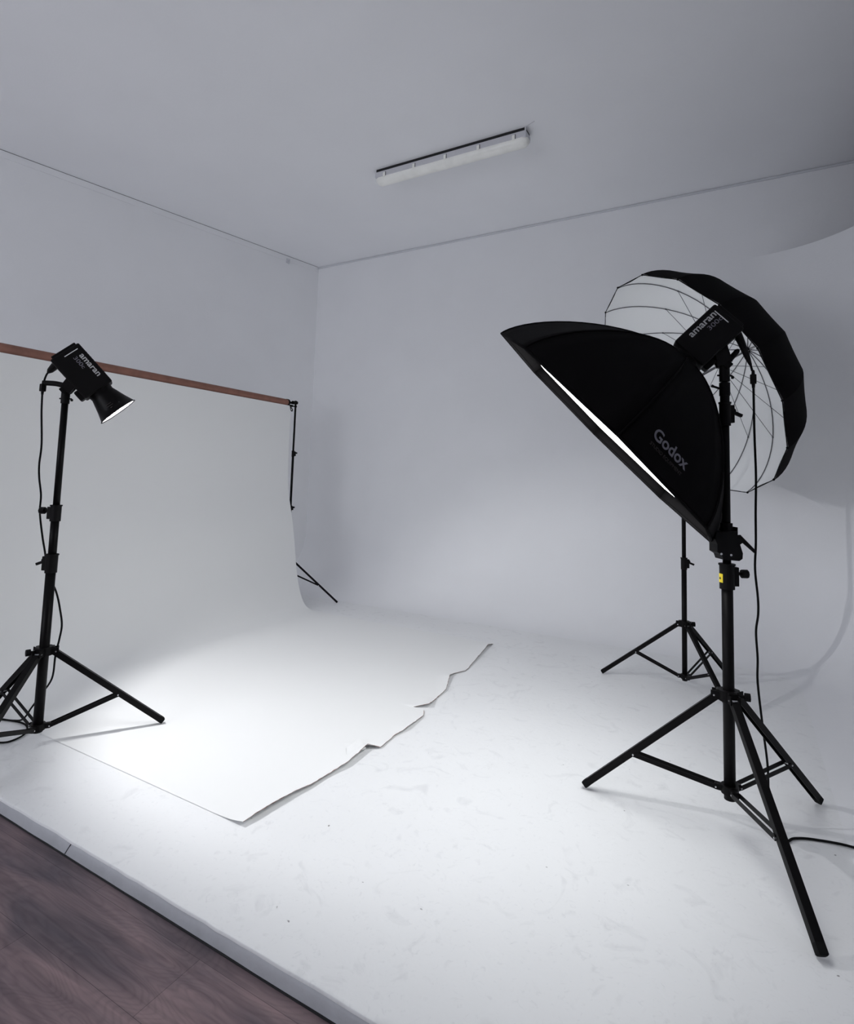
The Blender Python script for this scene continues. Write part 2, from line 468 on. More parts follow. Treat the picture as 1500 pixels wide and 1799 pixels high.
# free edge: torn line as (x, y, lift of the curl)
tearA = [(-1.551, 1.553, .022), (-1.546, 1.60, .026), (-1.539, 1.687, .027), (-1.532, 1.797, .022), (-1.524, 1.872, .016), (-1.521, 1.972, .012), (-1.494, 2.095, .026),
         (-1.503, 2.264, .034), (-1.478, 2.304, .008), (-1.49, 2.449, .006), (-1.466, 2.543, .022), (-1.485, 2.722, .008), (-1.525, 2.793, .002)]
tearB = [(-1.594, 2.801, .002), (-1.499, 2.838, .032), (-1.548, 2.979, .005), (-1.551, 3.114, .012), (-1.625, 3.33, .024), (-1.639, 3.415, .010), (-1.606, 3.499, .006),
         (-1.643, 3.796, .018), (-1.689, 4.10, .024), (-1.70, 4.185, .004)]
tear = tearA + tearB
def tear_at(y):
    if y <= tear[0][1]: return tear[0]
    for a, b in zip(tear, tear[1:]):
        if a[1] <= y <= b[1]:
            t = (y - a[1]) / max(1e-6, b[1] - a[1]); return tuple(a[i] + (b[i] - a[i]) * t for i in range(3))
    return tear[-1]
def tear_xh(y):
    """x of the torn edge and how far it lifts off the platform"""
    tx, ty, th = tear_at(y)
    h = max(0.0008, th * 0.72 + 0.002 * mnoise.noise((y * 13, 1.7, 0)) + 0.001 * mnoise.noise((y * 47, 7, 0)))
    return tx - h * 0.9 + 0.003 * mnoise.noise((y * 17, 9.1, 0)), h
ysp = sorted({round(1.553 + (4.2 - 1.553) * i / 150, 4) for i in range(151)} | {t[1] for t in tear})
bm = bmesh.new(); rows = []
for y in ysp:
    f = (y - 1.553) / (4.2 - 1.553)
    yn = 0.035 * (1 - f)                       # the sheet leans a little near the roller
    row = []
    for p in sec:
        k = max(0, min(1, (p.x + 2.9) / -1.0))
        yy = y + yn * k * 0.8
        wob = 0.0010 * mnoise.noise((p.x * 2.5, y * 2.5, 0)) if p.z < 0.02 else 0.0
        row.append(Vector((p.x, yy, p.z + max(0, wob))))
    tx, h = tear_xh(y)
    for dx, f in ((0.16, 0.0), (0.10, 0.10), (0.06, 0.30), (0.03, 0.62), (0.0, 1.0)):
        row.append(Vector((tx - dx, y, 0.0018 + h * f)))
    rows.append(row)
quad_grid(bm, rows)
paper = empty('paper_backdrop', (-2.5, 2.9, 0.0), 'white seamless paper sweep hanging from the roller onto the platform', 'backdrop')
obj('sheet', bm, M_paper, paper, smooth=True)
# brown torn rim along the lifted edge
bm = bmesh.new()
for seg_pts in (tearA, tearB):
    n = 220; rim = []; y0, y1 = seg_pts[0][1], seg_pts[-1][1]
    for i in range(n + 1):
        y = y0 + (y1 - y0) * i / n; tx, h = tear_xh(y); rim.append(Vector((tx, y, 0.0015 + h)))
    tube(bm, rim, lambda t: 0.0009 + 0.0018 * abs(mnoise.noise((t * 31, 2, 5))), 6)
obj('torn_rim', bm, M_tear, paper, smooth=True)['label'] = 'thin brown torn edge'
bm = bmesh.new()   # loose flap torn back over the sheet
for (ax, ay), (bx, by), (cx, cy) in (((-1.545, 2.13), (-1.525, 2.25), (-1.60, 2.30)),):
    q = [Vector((ax, ay, 0.012)), Vector((bx, by, 0.014)), Vector((cx, cy, 0.018)), Vector((cx - 0.005, cy - 0.09, 0.012))]
    bm.faces.new([bm.verts.new(v) for v in q])
obj('torn_flap', bm, M_paper, paper)

# cardboard core with the rolled paper
rl = empty('backdrop_roller', (XR - 0.03, 2.8, 1.955), 'brown cardboard roller carrying the white paper sweep', 'backdrop roller')
bm = bmesh.new(); cyl(bm, (XR - 0.028, 1.36, 1.962), (XR - 0.028, 4.165, 1.962), 0.031, seg=32)
obj('core', bm, M_core, rl, smooth=False)
bm = bmesh.new(); cyl(bm, (XR - 0.028, 1.2, 1.966), (XR - 0.028, 4.27, 1.966), 0.012)
obj('crossbar', bm, M_black, rl)
bm = bmesh.new()
cyl(bm, (XR - 0.028, 4.165, 1.962), (XR - 0.028, 4.185, 1.962), 0.034, seg=24)
obj('end_plug', bm, M_black, rl)
bm = bmesh.new()   # spring clamp under the crossbar
c = Vector((XR, 4.20, 1.93))
box(bm, c, (0.03, 0.035, 0.02), None, 0.004)
cyl(bm, c + Vector((0.01, 0.01, 0)), c + Vector((0.01, 0.055, -0.002)), 0.006)
cyl(bm, c + Vector((0.01, 0.05, 0)), c + Vector((0.01, 0.062, 0)), 0.012)
tube(bm, catmull([c + Vector((0, -0.01, -0.005)), c + Vector((0, 0.0, -0.04)), c + Vector((0, 0.02, -0.05)), c + Vector((0, 0.02, -0.03)), c + Vector((0, 0.0, -0.015))], 5), 0.0045, 8)
obj('clamp', bm, M_black, rl)

# ------------------------------------------------------------------ tripod light stands
def stand(name, label, G, R, th, zh, zb, t, tubes, collars, leg_w=0.022, group=None, zfeet=(0, 0, 0), hubr=0.03, rt=0.03):
    """tubes: (z0, z1, radius, name); collars: (z0, z1, radius, knob_angle or None, style)"""
    T = empty(name, G, label, 'light stand', group)
    for z0, z1, r, nm in tubes:
        bm = bmesh.new(); cyl(bm, G + Vector((0, 0, z0)), G + Vector((0, 0, z1)), r, seg=28)
        o = obj(nm, bm, M_black, T)
        for p in o.data.polygons: p.use_smooth = len(p.vertices) == 4
    dirs = [Vector((math.cos(th - k * 2 * PI / 3), math.sin(th - k * 2 * PI / 3), 0)) for k in range(3)]
    # upper hub (spider) with a lug for each leg
    bm = bmesh.new(); cyl(bm, G + Vector((0, 0, zh - 0.016)), G + Vector((0, 0, zh + 0.022)), hubr, seg=24)
    for d in dirs:
        s = Vector((-d.y, d.x, 0))
        for q in (-1, 1): box(bm, G + d * (hubr + 0.006) + s * q * (leg_w * 0.62) + Vector((0, 0, zh)), (0.004, 0.034, 0.03), Matrix((s, d, (0, 0, 1))).transposed(), 0.001)
        box(bm, G + d * (hubr * 0.75) + Vector((0, 0, zh + 0.008)), (leg_w * 1.3, 0.03, 0.026), Matrix((s, d, (0, 0, 1))).transposed(), 0.004)
    hub = obj('hub', bm, M_black, T)
    for d in dirs:
        s = Vector((-d.y, d.x, 0)); c = G + d * (hubr + 0.012) + Vector((0, 0, zh - 0.002))
        bm = bmesh.new(); cyl(bm, c - s * leg_w * 0.8, c + s * leg_w * 0.8, 0.0032, seg=10)
        obj('rivet', bm, M_silver, hub)
    kd = (dirs[0] * -1 + dirs[1] * 0.35).normalized()
    bm = bmesh.new(); cyl(bm, G + kd * hubr * .8 + Vector((0, 0, zh + 0.004)), G + kd * (hubr + 0.022) + Vector((0, 0, zh + 0.004)), 0.006)
    cyl(bm, G + kd * (hubr + 0.018) + Vector((0, 0, zh + 0.004)), G + kd * (hubr + 0.036) + Vector((0, 0, zh + 0.004)), 0.015, seg=8)
    obj('knob', bm, M_plastic, hub)
    # lower collar that spreads the braces
    bm = bmesh.new(); cyl(bm, G + Vector((0, 0, zb - 0.014)), G + Vector((0, 0, zb + 0.014)), hubr * 0.86, seg=24)
    for d in dirs:
        s = Vector((-d.y, d.x, 0))
        box(bm, G + d * (hubr * 0.95) + Vector((0, 0, zb)), (leg_w * 0.9, 0.034, 0.022), Matrix((s, d, (0, 0, 1))).transposed(), 0.004)
    col = obj('lower_collar', bm, M_black, T)
    for d in dirs:
        s = Vector((-d.y, d.x, 0)); c = G + d * (hubr + 0.010) + Vector((0, 0, zb - 0.001))
        bm = bmesh.new(); cyl(bm, c - s * leg_w * 0.62, c + s * leg_w * 0.62, 0.0028, seg=10)
        obj('rivet', bm, M_silver, col)
    for k, d in enumerate(dirs):
        s = Vector((-d.y, d.x, 0))
        top = G + d * (rt + 0.004) + Vector((0, 0, zh)); foot = G + d * R + Vector((0, 0, leg_w * 0.55 + 0.002))
        ax = (foot - top).normalized()
        if zfeet[k]:
            foot = top + (foot - top) * ((zh - zfeet[k] - leg_w * .5) / (zh - leg_w * .5))
        up = s.cross(ax)
        if up.z < 0: up = -up
        bm = bmesh.new()   # U-channel leg
        w = leg_w
        for q in (-1, 1): bar(bm, top + s * q * (w / 2 - .0015), foot + s * q * (w / 2 - .0015), w * 0.95, 0.003, up)
        bar(bm, top + up * w * .42 + ax * 0.02, foot + up * w * .42, w * .16, w * 0.96, up)
        leg = obj('leg', bm, M_black, T)
        bm = bmesh.new()
        R3 = frame(ax, up); box(bm, foot - ax * 0.012, (w * 1.05, w * 1.05, 0.03), R3, w * .3)
        obj('rubber_foot', bm, M_rubber, leg)
        J = top + (G + d * R - top) * t
        B = G + d * (hubr + 0.010) + Vector((0, 0, zb))
        bm = bmesh.new()
        for q in (-1, 1): bar(bm, B + s * q * w * .52, J + s * q * w * .58, w * 0.62, 0.003, (0, 0, 1))
        br = obj('brace', bm, M_black, T)
        bm = bmesh.new(); cyl(bm, J - s * w * .75, J + s * w * .75, 0.0032, seg=10); obj('rivet', bm, M_silver, br)
    for z0, z1, r, ka, style in collars:
        bm = bmesh.new(); cyl(bm, G + Vector((0, 0, z0)), G + Vector((0, 0, z1)), r, seg=24)
        cyl(bm, G + Vector((0, 0, z1 - 0.006)), G + Vector((0, 0, z1)), r * 1.12, seg=24)
        if ka is not None:
            d = Vector((math.cos(ka), math.sin(ka), 0)); s = Vector((-d.y, d.x, 0)); R3 = Matrix((s, d, (0, 0, 1))).transposed()
            zm = (z0 + z1) / 2
            box(bm, G + d * (r + 0.003) + Vector((0, 0, zm)), (r * 1.1, 0.018, (z1 - z0) * 0.75), R3, 0.003)
        c = obj('locking_collar', bm, M_plastic, T)
        if ka is not None:
            bm = bmesh.new()
            if style == 'knob':
                a = G + d * (r + 0.008) + Vector((0, 0, zm + 0.01))
                cyl(bm, a, a + d * 0.028, 0.006); cyl(bm, a + d * 0.020, a + d * 0.042, 0.016, 0.016, seg=8)
            elif style == 'lever':
                a = G + d * (r + 0.004) + Vector((0, 0, zm + 0.012))
                bar(bm, a - Vector((0, 0, 0.002)), a + d * 0.040 + Vector((0, 0, -0.018)), 0.012, 0.014, (0, 0, 1))
                sphere(bm, a + d * 0.006, 0.012, 12)
            else:
                a = G + d * (r + 0.002) + Vector((0, 0, zm + 0.008))
                cyl(bm, a, a + d * 0.012, 0.005); box(bm, a + d * 0.018, (0.022, 0.010, 0.016), R3, 0.003)
            obj('knob', bm, M_plastic, c)
    return T

# direction that points to the right of the picture across the floor
RIGHT = Vector((0.8716, 0.4902, 0)); RA = math.atan2(RIGHT.y, RIGHT.x)
st1 = stand('light_stand', 'tall black light stand at right, nearest, carrying the octagonal softbox', G1, 0.531, 3.055, 0.49, 0.165, 0.605,
      [(0.13, 0.95, 0.0195, 'lower_pole'), (0.93, 1.56, 0.0145, 'middle_pole'), (1.53, 1.69, 0.0115, 'upper_pole')],
      [(1.485, 1.575, 0.020, RA, 'lever'), (0.875, 0.968, 0.026, RA, 'knob')], leg_w=0.026, hubr=0.034)
# tilting clamp on the stand between the lower and middle poles
bm = bmesh.new()
Rp = Matrix((RIGHT, Vector((-RIGHT.y, RIGHT.x, 0)), Vector((0, 0, 1)))).transposed()
def onplate(x, z): return G1 + RIGHT * x + Vector((0, 0, z))
sil = [(-0.052, 1.085), (0.022, 1.09), (0.026, 1.105), (0.026, 1.075), (0.045, 1.068), (0.046, 1.05), (0.034, 1.042), (0.044, 1.01), (0.042, 0.990), (0.03, 0.982), (-0.028, 0.985), (-0.034, 1.002), (-0.05, 1.012), (-0.05, 1.04), (-0.058, 1.06)]
fwd = Vector((-RIGHT.y, RIGHT.x, 0))
va = [bm.verts.new(onplate(x, z) - fwd * 0.03) for x, z in sil]; vb = [bm.verts.new(onplate(x, z) + fwd * 0.03) for x, z in sil]
for k in range(len(sil)): bm.faces.new((va[k], va[(k + 1) % len(sil)], vb[(k + 1) % len(sil)], vb[k]))
bm.faces.new(va); bm.faces.new(vb)
cyl(bm, onplate(0, 1.085), onplate(0, 1.118), 0.021)
cl = obj('tilt_clamp', bm, M_plastic, st1)
bm = bmesh.new()
cyl(bm, onplate(0.03, 1.06), onplate(0.052, 1.062), 0.014)
cyl(bm, onplate(0.044, 1.066) - fwd * 0.01, onplate(0.094, 1.016) - fwd * 0.02, 0.009, 0.006, seg=14)
obj('handle', bm, M_plastic, cl)
for x, z in ((-0.036, 1.006), (0.0, 1.003)):
    bm = bmesh.new(); cyl(bm, onplate(x, z) - fwd * 0.0315, onplate(x, z) - fwd * 0.029, 0.004, seg=12); obj('screw', bm, M_silver, cl)
# yellow warning sticker wrapped on the collar
bm = bmesh.new(); bm2 = bmesh.new(); rows = []
for i in range(9):
    a = math.radians(184 + i * 7); rows.append([(G1.x + 0.0268 * math.cos(a), G1.y + 0.0268 * math.sin(a), z) for z in (0.899, 0.902, 0.928, 0.931)])
quad_grid(bm, rows)
stk = obj('sticker', bm, M_yellow, st1, smooth=True)
rows = []
for i in range(4):
    a = math.radians(184 + 20 + i * 6); rows.append([(G1.x + 0.0272 * math.cos(a), G1.y + 0.0272 * math.sin(a), z) for z in (0.910, 0.921 - abs(i - 1.5) * .004)])
quad_grid(bm2, rows); obj('symbol', bm2, M_gap, stk)
# small T lever just under the light
bm = bmesh.new()
cyl(bm, onplate(0, 1.60), onplate(0, 1.65), 0.019)
cyl(bm, onplate(0, 1.565), onplate(0, 1.60), 0.0165)
tl = obj('spigot_clamp', bm, M_plastic, st1)
bm = bmesh.new(); cyl(bm, onplate(-0.014, 1.626), onplate(-0.048, 1.636), 0.0042); cyl(bm, onplate(-0.044, 1.635), onplate(-0.05, 1.637), 0.0055)
obj('handle', bm, M_plastic, tl)

st2 = stand('light_stand', 'slim black light stand standing behind the near one, umbrella above it', G2, 0.498, 3.205, 0.388, 0.07, 0.545,
      [(0.045, 0.79, 0.0155, 'lower_pole'), (0.77, 1.40, 0.0125, 'middle_pole'), (1.38, 1.86, 0.010, 'upper_pole')],
      [(0.728, 0.802, 0.0185, RA, 'lever'), (1.36, 1.42, 0.0165, RA, 'lever')], leg_w=0.024, hubr=0.026)
st3 = stand('light_stand', 'black light stand at left with a cable hanging down its pole', G3, 0.519, 1.044, 0.413, 0.083, 0.574,
      [(0.06, 0.80, 0.0205, 'lower_pole'), (0.78, 1.04, 0.0175, 'middle_pole'), (1.0, 1.60, 0.0145, 'upper_pole')],
      [(1.0, 1.075, 0.0225, RA + PI, 'knob'), (0.765, 0.85, 0.025, RA + PI, 'lever')], leg_w=0.026, hubr=0.034, zfeet=(0, LEDGE, 0))
st4 = stand('backdrop_stand', 'thin black stand holding the far end of the brown roller', G4, 0.495, 0.711, 0.44, 0.30, 0.60,
      [(0.16, 0.93, 0.013, 'lower_pole'), (0.90, 1.48, 0.0115, 'middle_pole'), (1.44, 1.975, 0.0095, 'upper_pole')],
      [(0.90, 0.95, 0.016, RA, 'wing'), (1.43, 1.49, 0.0145, RA, 'wing')], leg_w=0.018, hubr=0.022, rt=0.02)
st4['category'] = 'backdrop stand'
bm = bmesh.new(); sphere(bm, G4 + Vector((0, 0, 1.972)), 0.02, 14); cyl(bm, G4 + Vector((0, -0.045, 1.968)), G4 + Vector((0, 0.02, 1.972)), 0.016)
obj('crossbar_head', bm, M_plastic, st4)
def copy_tree(o, parent=None):
    c = o.copy(); COL.objects.link(c); c.parent = parent
    for ch in list(o.children): copy_tree(ch, c)
    return c
st5 = copy_tree(st4); st5.location = (XR - 0.028, 1.2, 0)
st5['label'] = 'thin black stand holding the near end of the brown roller'

# ------------------------------------------------------------------ studio lights
def studio_light(label, c, n, sgn, mount, plug_dir, group='black studio lights on stands', back=0.118):
    """c body centre, n beam direction, sgn: side (+1/-1 on local X) carrying the lettering"""
    T = empty('studio_light', mount, label, 'studio light', group)
    R = frame(n); n = Vector(n).normalized()
    X = R @ Vector((1, 0, 0)); Y = R @ Vector((0, 1, 0)); Z = n
    P = lambda x, y, z: Vector(c) + X * x + Y * y + Z * z
    bm = bmesh.new()
    box(bm, P(0, 0, (0.10 - back) / 2), (0.115, 0.142, 0.10 + back), R, 0.012)
    body = obj('body', bm, M_plastic, T)
    bm = bmesh.new(); box(bm, P(0, 0.0, -back - 0.003), (0.10, 0.118, 0.016), R, 0.006)
    obj('rear_panel', bm, M_plastic, body)
    bm = bmesh.new(); box(bm, P(sgn * 0.0578, 0.018, -back + 0.022), (0.002, 0.066, 0.0034), R)
    obj('light_strip', bm, M_line, body)['label'] = 'thin pale line near the rear'
    bm = bmesh.new()      # cooling slots on top
    for i in range(9): box(bm, P(0, 0.0705, -0.07 + i * 0.014), (0.08, 0.003, 0.005), R)
    obj('vent', bm, M_rubber, body)
    bm = bmesh.new(); cyl(bm, P(0, 0, 0.095), P(0, 0, 0.115), 0.054, 0.050, seg=36)
    obj('mount_ring', bm, M_black, body)
    bm = bmesh.new(); box(bm, P(0.0, -0.076, 0.07), (0.06, 0.03, 0.05), R, 0.010)
    obj('control_block', bm, M_plastic, body)
    # yoke down to the stand
    bm = bmesh.new()
    piv = P(0, -0.066, 0.012)
    for q in (-1, 1):
        bar(bm, P(q * 0.036, -0.055, 0.0), Vector(mount) + X * q * 0.018 + Vector((0, 0, 0.03)), 0.052, 0.014, n)
    cyl(bm, Vector(mount) + Vector((0, 0, -0.035)), Vector(mount) + Vector((0, 0, 0.035)), 0.0185, seg=20)
    box(bm, Vector(mount) + Vector((0, 0, 0.035)), (0.05, 0.05, 0.03), R, 0.006)
    yk = obj('yoke', bm, M_plastic, T)
    bm = bmesh.new()
    a = Vector(mount) + Vector((0, 0, -0.012)); cyl(bm, a - RIGHT * 0.027, a + RIGHT * 0.03, 0.0035); cyl(bm, a + RIGHT * 0.028 - Vector((0, 0, 0.006)), a + RIGHT * 0.034 - Vector((0, 0, 0.006)), 0.006)
    obj('screw', bm, M_plastic, yk)
    # lettering
    if sgn < 0: tx, face = Z, -X
    else: tx, face = -Z, X
    f1 = lambda x, y, z: P(sgn * 0.0582, 0.046, -0.012) + tx * x + Y * y + face * z
    text_mesh('amaran', 0.037, f1, 'lettering', M_white_print, body, bold=0.0006, width=0.120)
    f2 = lambda x, y, z: P(sgn * 0.0582, 0.016, -0.045) + tx * x + Y * y + face * z
    text_mesh('300c', 0.025, f2, 'lettering', M_grey_print, body, width=0.062)
    return T, P, body

# left light
n3 = Vector((0.375, 0.565, -0.735)).normalized()
c3 = Vector((-2.711, 1.517, 1.691))
top3 = G3 + Vector((0, 0, 1.585))
L3, P3, B3 = studio_light('black studio light with cone reflector glowing over the left stand', c3, n3, -1, top3, None, back=0.122)
R3m = frame(n3)
# cone reflector: thick-walled, black outside, white inside
bm = bmesh.new()
lathe(bm, [(0.056, 0.100), (0.054, 0.120), (0.060, 0.138), (0.073, 0.180), (0.0885, 0.222), (0.0925, 0.223), (0.0925, 0.226), (0.087, 0.2255), (0.0865, 0.222)], R3m, c3, 48)
rf = obj('reflector', bm, M_black, L3, smooth=True)
rf['label'] = 'black cone reflector, bright inside'
bm = bmesh.new()
lathe(bm, [(0.0, 0.120), (0.044, 0.120), (0.054, 0.138), (0.068, 0.181), (0.0862, 0.222)], R3m, c3, 48)
obj('reflector_lining', bm, M_bowl, rf, smooth=True)
fdir = lambda x, y, z: Vector(c3) + (R3m @ Vector((-1, 0, 0))) * (0.0855 + z) + (R3m @ Vector((0, 0, 1))) * (0.236 - y * 1.0 + (0)) + (R3m @ Vector((0, 1, 0))) * (-0.012 - x)
for i, w in enumerate((0.026, 0.032, 0.010)):
    bm = bmesh.new()
    R_ = R3m
    box(bm, Vector(c3) + R_ @ Vector((-0.074 - i * 0.0045, -0.012, 0.178 + i * 0.010)), (0.002, w, 0.003), R_)
    obj('marking', bm, M_dim_print, rf)
# lever of the tilt joint pointing left, and the power plug
bm = bmesh.new()
a = top3 + Vector((0, 0, 0.05))
tube(bm, catmull([a + RIGHT * 0.03 - Vector((0, 0, .015)), a - RIGHT * 0.01, a - RIGHT * 0.05 + Vector((0, 0, 0.008)), a - RIGHT * 0.09 + Vector((0, 0, 0.010)), a - RIGHT * 0.105 + Vector((0, 0, 0.010))], 3), lambda t: 0.0125 if t < .95 else .006, 12)
obj('handle', bm, M_plastic, L3)
bm = bmesh.new()
pa = P3(0, -0.045, -0.105); pb = Vector((-2.859, 1.433, 1.695))
tube(bm, [pa, pa + (pb - pa) * 0.35, pa + (pb - pa) * 0.8, pb], lambda t: (0.019, 0.018, 0.014, 0.007)[round(t * 3)], 12)
obj('plug', bm, M_plastic, L3)
# the lamp chip itself
ld = bpy.data.lights.new('lamp_chip', 'POINT'); ld.shadow_soft_size = 0.015; ld.energy = LAMP_W
ld.color = (0.985, 0.99, 1.0)
lo = bpy.data.objects.new('lamp_chip', ld); COL.objects.link(lo); lo.parent = L3
mw = frame(-n3).to_4x4(); mw.translation = c3 + n3 * 0.135 - top3
lo.matrix_local = mw

# right light driving the softbox
n1 = Vector((-0.702, -0.138, -0.699)).normalized()
ap1 = Vector((-0.204, 2.407, 1.744))
c1 = ap1 - n1 * 0.118
top1 = G1 + Vector((0, 0, 1.69))
L1, P1, B1 = studio_light('black studio light on the near right stand plugged into the softbox', c1, n1, 1, top1, None, back=0.10)
bm = bmesh.new()
a = top1 + Vector((0, 0, 0.03))
tube(bm, [a, a + RIGHT * 0.02 + Vector((0, 0, 0.02)), a + RIGHT * 0.05 + Vector((0, 0, 0.055)), a + RIGHT * 0.055 + Vector((0, 0, 0.06))], lambda t: (0.014, 0.011, 0.010, 0.006)[round(t * 3)], 12)
obj('handle', bm, M_plastic, L1)
bm = bmesh.new()
pa = P1(0, -0.035, -0.10); pb = Vector((0.026, 2.484, 1.722))
tube(bm, [pa, pa + (pb - pa) * 0.35, pa + (pb - pa) * 0.8, pb], lambda t: (0.016, 0.014, 0.010, 0.005)[round(t * 3)], 12)
obj('plug', bm, M_plastic, L1)

# ------------------------------------------------------------------ octagonal softbox
SB_C = Vector((-0.498, 2.349, 1.451)); SB_R = 0.588; SB_PH = -17.407; SB_H = 0.42
u = Vector((0, 0, 1)).cross(n1).normalized(); w = n1.cross(u)
sbt = empty('softbox', ap1, 'large black octagonal softbox glowing downwards at right', 'softbox')
def sb_ang(k): return SB_PH + k * 2 * PI / 8
def rib_prof(t):
    """t 0 at the speed ring, 1 at the rim: (radius, distance back from the rim plane)"""
    r = 0.062 + (SB_R - 0.062) * math.sin(t * PI / 2) ** (2 / 1.4)
    d = SB_H * max(0.0, math.cos(t * PI / 2)) ** (2 / 1.4)
    return r, d
def sb_pt(ang, r, d): return SB_C - n1 * d + r * (math.cos(ang) * u + math.sin(ang) * w)
NT = 18; LIP = 0.035
for k in range(8):
    a0, a1 = sb_ang(k), sb_ang(k + 1)
    bm = bmesh.new(); rows = []
    for i in range(NT + 1):
        r, d = rib_prof(i / NT)
        d = d + LIP * (1 - i / NT) * 0
        p0, p1 = sb_pt(a0, r, d), sb_pt(a1, r, d)
        rows.append([p0.lerp(p1, s / 6) - (p0 + p1 - 2 * sb_pt(a0, 0, d)).normalized() * 0.005 * math.sin(PI * s / 6) * math.sin(PI * min(1, i / NT * 1.0)) for s in range(7)])
    # inner side, 3 mm inside
    quad_grid(bm, rows)
    o = obj('panel', bm, M_fabric, sbt, smooth=True)
    sm = o.modifiers.new('thickness', 'SOLIDIFY'); sm.thickness = 0.003; sm.offset = -1
    bm = bmesh.new()
    pts = [sb_pt(a0, rib_prof(i / NT)[0] + 0.0012, rib_prof(i / NT)[1]) for i in range(NT + 1)]
    tube(bm, pts, 0.0035, 8); obj('rib', bm, M_fabric, sbt, smooth=True)
    bm = bmesh.new(); r0 = sb_pt(a0, SB_R, 0); r1 = sb_pt(a1, SB_R, 0)
    tube(bm, [r0, r0.lerp(r1, .5) - (r0 + r1 - 2 * SB_C).normalized() * .002, r1], 0.005, 8)
    obj('rim', bm, M_fabric, sbt, smooth=True)
    # little tab at the far rim corners
bm = bmesh.new()
vs = [bm.verts.new(sb_pt(sb_ang(k), SB_R * 0.942, 0.041)) for k in range(8)]
cc = bm.verts.new(sb_pt(0, 0, 0.041))
for k in range(8): bm.faces.new((vs[k], vs[(k + 1) % 8], cc))
obj('diffuser', bm, M_diff, sbt)['label'] = 'glowing white front diffuser'
bm = bmesh.new(); Rn = frame(n1)
lathe(bm, [(0.052, -0.428), (0.068, -0.428), (0.068, -0.408), (0.052, -0.408)], Rn, SB_C, 36, closed=True)
obj('speed_ring', bm, M_black, sbt)
bm = bmesh.new()
box(bm, sb_pt(sb_ang(3), 0.12, 0.385), (0.03, 0.004, 0.03), Rn)
obj('strap', bm, M_fabric, sbt)
# lettering on the panel facing the viewer
am = (sb_ang(5) + sb_ang(6)) / 2; ca = math.cos(PI / 8)
def sb_surface(s, x, off):
    """s arc position measured up from the rim (m), x along the rim"""
    acc = 0; N_ = 60; prev = sb_pt(am, rib_prof(1.0)[0] * ca, rib_prof(1.0)[1])
    for i in range(1, N_ + 1):
        r, d = rib_prof(1 - i / N_); q = sb_pt(am, r * ca, d); L = (q - prev).length
        if acc + L >= s:
            t = (s - acc) / L; base = prev.lerp(q, t); merid = (q - prev).normalized(); break
        acc += L; prev = q
    tang = (-math.sin(am) * u + math.cos(am) * w)
    nn = merid.cross(tang)
    out = (math.cos(am) * u + math.sin(am) * w)
    if nn.dot(out) < 0: nn = -nn
    return base + tang * x + nn * off
TS = -1.0
f3 = lambda x, y, z: sb_surface(0.100 + y, TS * (x - 0.045), 0.0015 + z)
text_mesh('Godox', 0.058, f3, 'lettering', M_grey_print, sbt, bold=0.001, width=0.165)
f4 = lambda x, y, z: sb_surface(0.062 + y, TS * (x - 0.045), 0.001 + z)
text_mesh('STUDIO EQUIPMENT', 0.016, f4, 'lettering', M_dim_print, sbt, width=0.155)

# ------------------------------------------------------------------ umbrella
nu = Vector((-0.696, -0.511, -0.504)).normalized()
UAP = Vector((0.030, 4.284, 2.173)); UH = 0.551; UR = 0.779
UM = UAP + nu * UH
uu = Vector((0, 0, 1)).cross(nu).normalized(); uw = nu.cross(uu)
um = empty('umbrella', UAP, 'deep black umbrella with white lining open behind the softbox', 'umbrella')
def up_ang(k): return 11.505 - k * 2 * PI / 16 + PI
def uprof(t):
    r = UR * math.sin(t * PI / 2) ** 0.97
    d = UH * (1 - math.cos(t * PI / 2) ** 1.15)
    return r, d
def up_pt(a, r, d): return UAP + nu * d + r * (math.cos(a) * uu + math.sin(a) * uw)
NU = 20
def canopy(bm, off, bulge):
    for k in range(16):
        a0, a1 = up_ang(k), up_ang(k + 1); rows = []
        for i in range(NU + 1):
            r, d = uprof(i / NU); r += off; d -= off
            p0, p1 = up_pt(a0, r, d), up_pt(a1, r, d)
            row = []
            for s in range(5):
                q = p0.lerp(p1, s / 4); rad = (q - up_pt(0, 0, d))
                row.append(q - (rad.normalized() if rad.length > 1e-5 else Vector()) * bulge * math.sin(PI * s / 4) * math.sin(PI * i / NU * 0.5) * (r / UR))
            rows.append(row)
        quad_grid(bm, rows)
bm = bmesh.new(); canopy(bm, 0.004, 0.006); obj('canopy', bm, M_fabric, um, smooth=True)['label'] = 'black outer canopy'
bm = bmesh.new(); canopy(bm, 0.0, 0.006); obj('lining', bm, M_lining, um, smooth=True)['label'] = 'white inner lining'
for k in range(16):
    a = up_ang(k)
    bm = bmesh.new(); tube(bm, [up_pt(a, uprof(i / NU)[0] - 0.004, uprof(i / NU)[1] + 0.002) for i in range(NU + 1)], 0.0028, 6)
    rb = obj('rib', bm, M_rib, um, smooth=True)
    bm = bmesh.new(); e = up_pt(a, UR, UH); sphere(bm, e, 0.007, 8); obj('tip', bm, M_rubber, rb)
    r, d = uprof(0.52)
    bm = bmesh.new(); tube(bm, [UAP + nu * 0.235, up_pt(a, r - 0.006, d)], 0.0018, 6); sphere(bm, up_pt(a, r - 0.006, d), 0.006, 8)
    obj('strut', bm, M_rib, um, smooth=True)
    bm = bmesh.new(); e2 = up_pt(up_ang(k + 1), UR, UH); tube(bm, [e, e2], 0.0028, 6); obj('hem', bm, M_rubber, um)
bm = bmesh.new(); cyl(bm, UAP - nu * 0.03, UAP + nu * 0.62, 0.0055); obj('shaft', bm, M_rib, um)
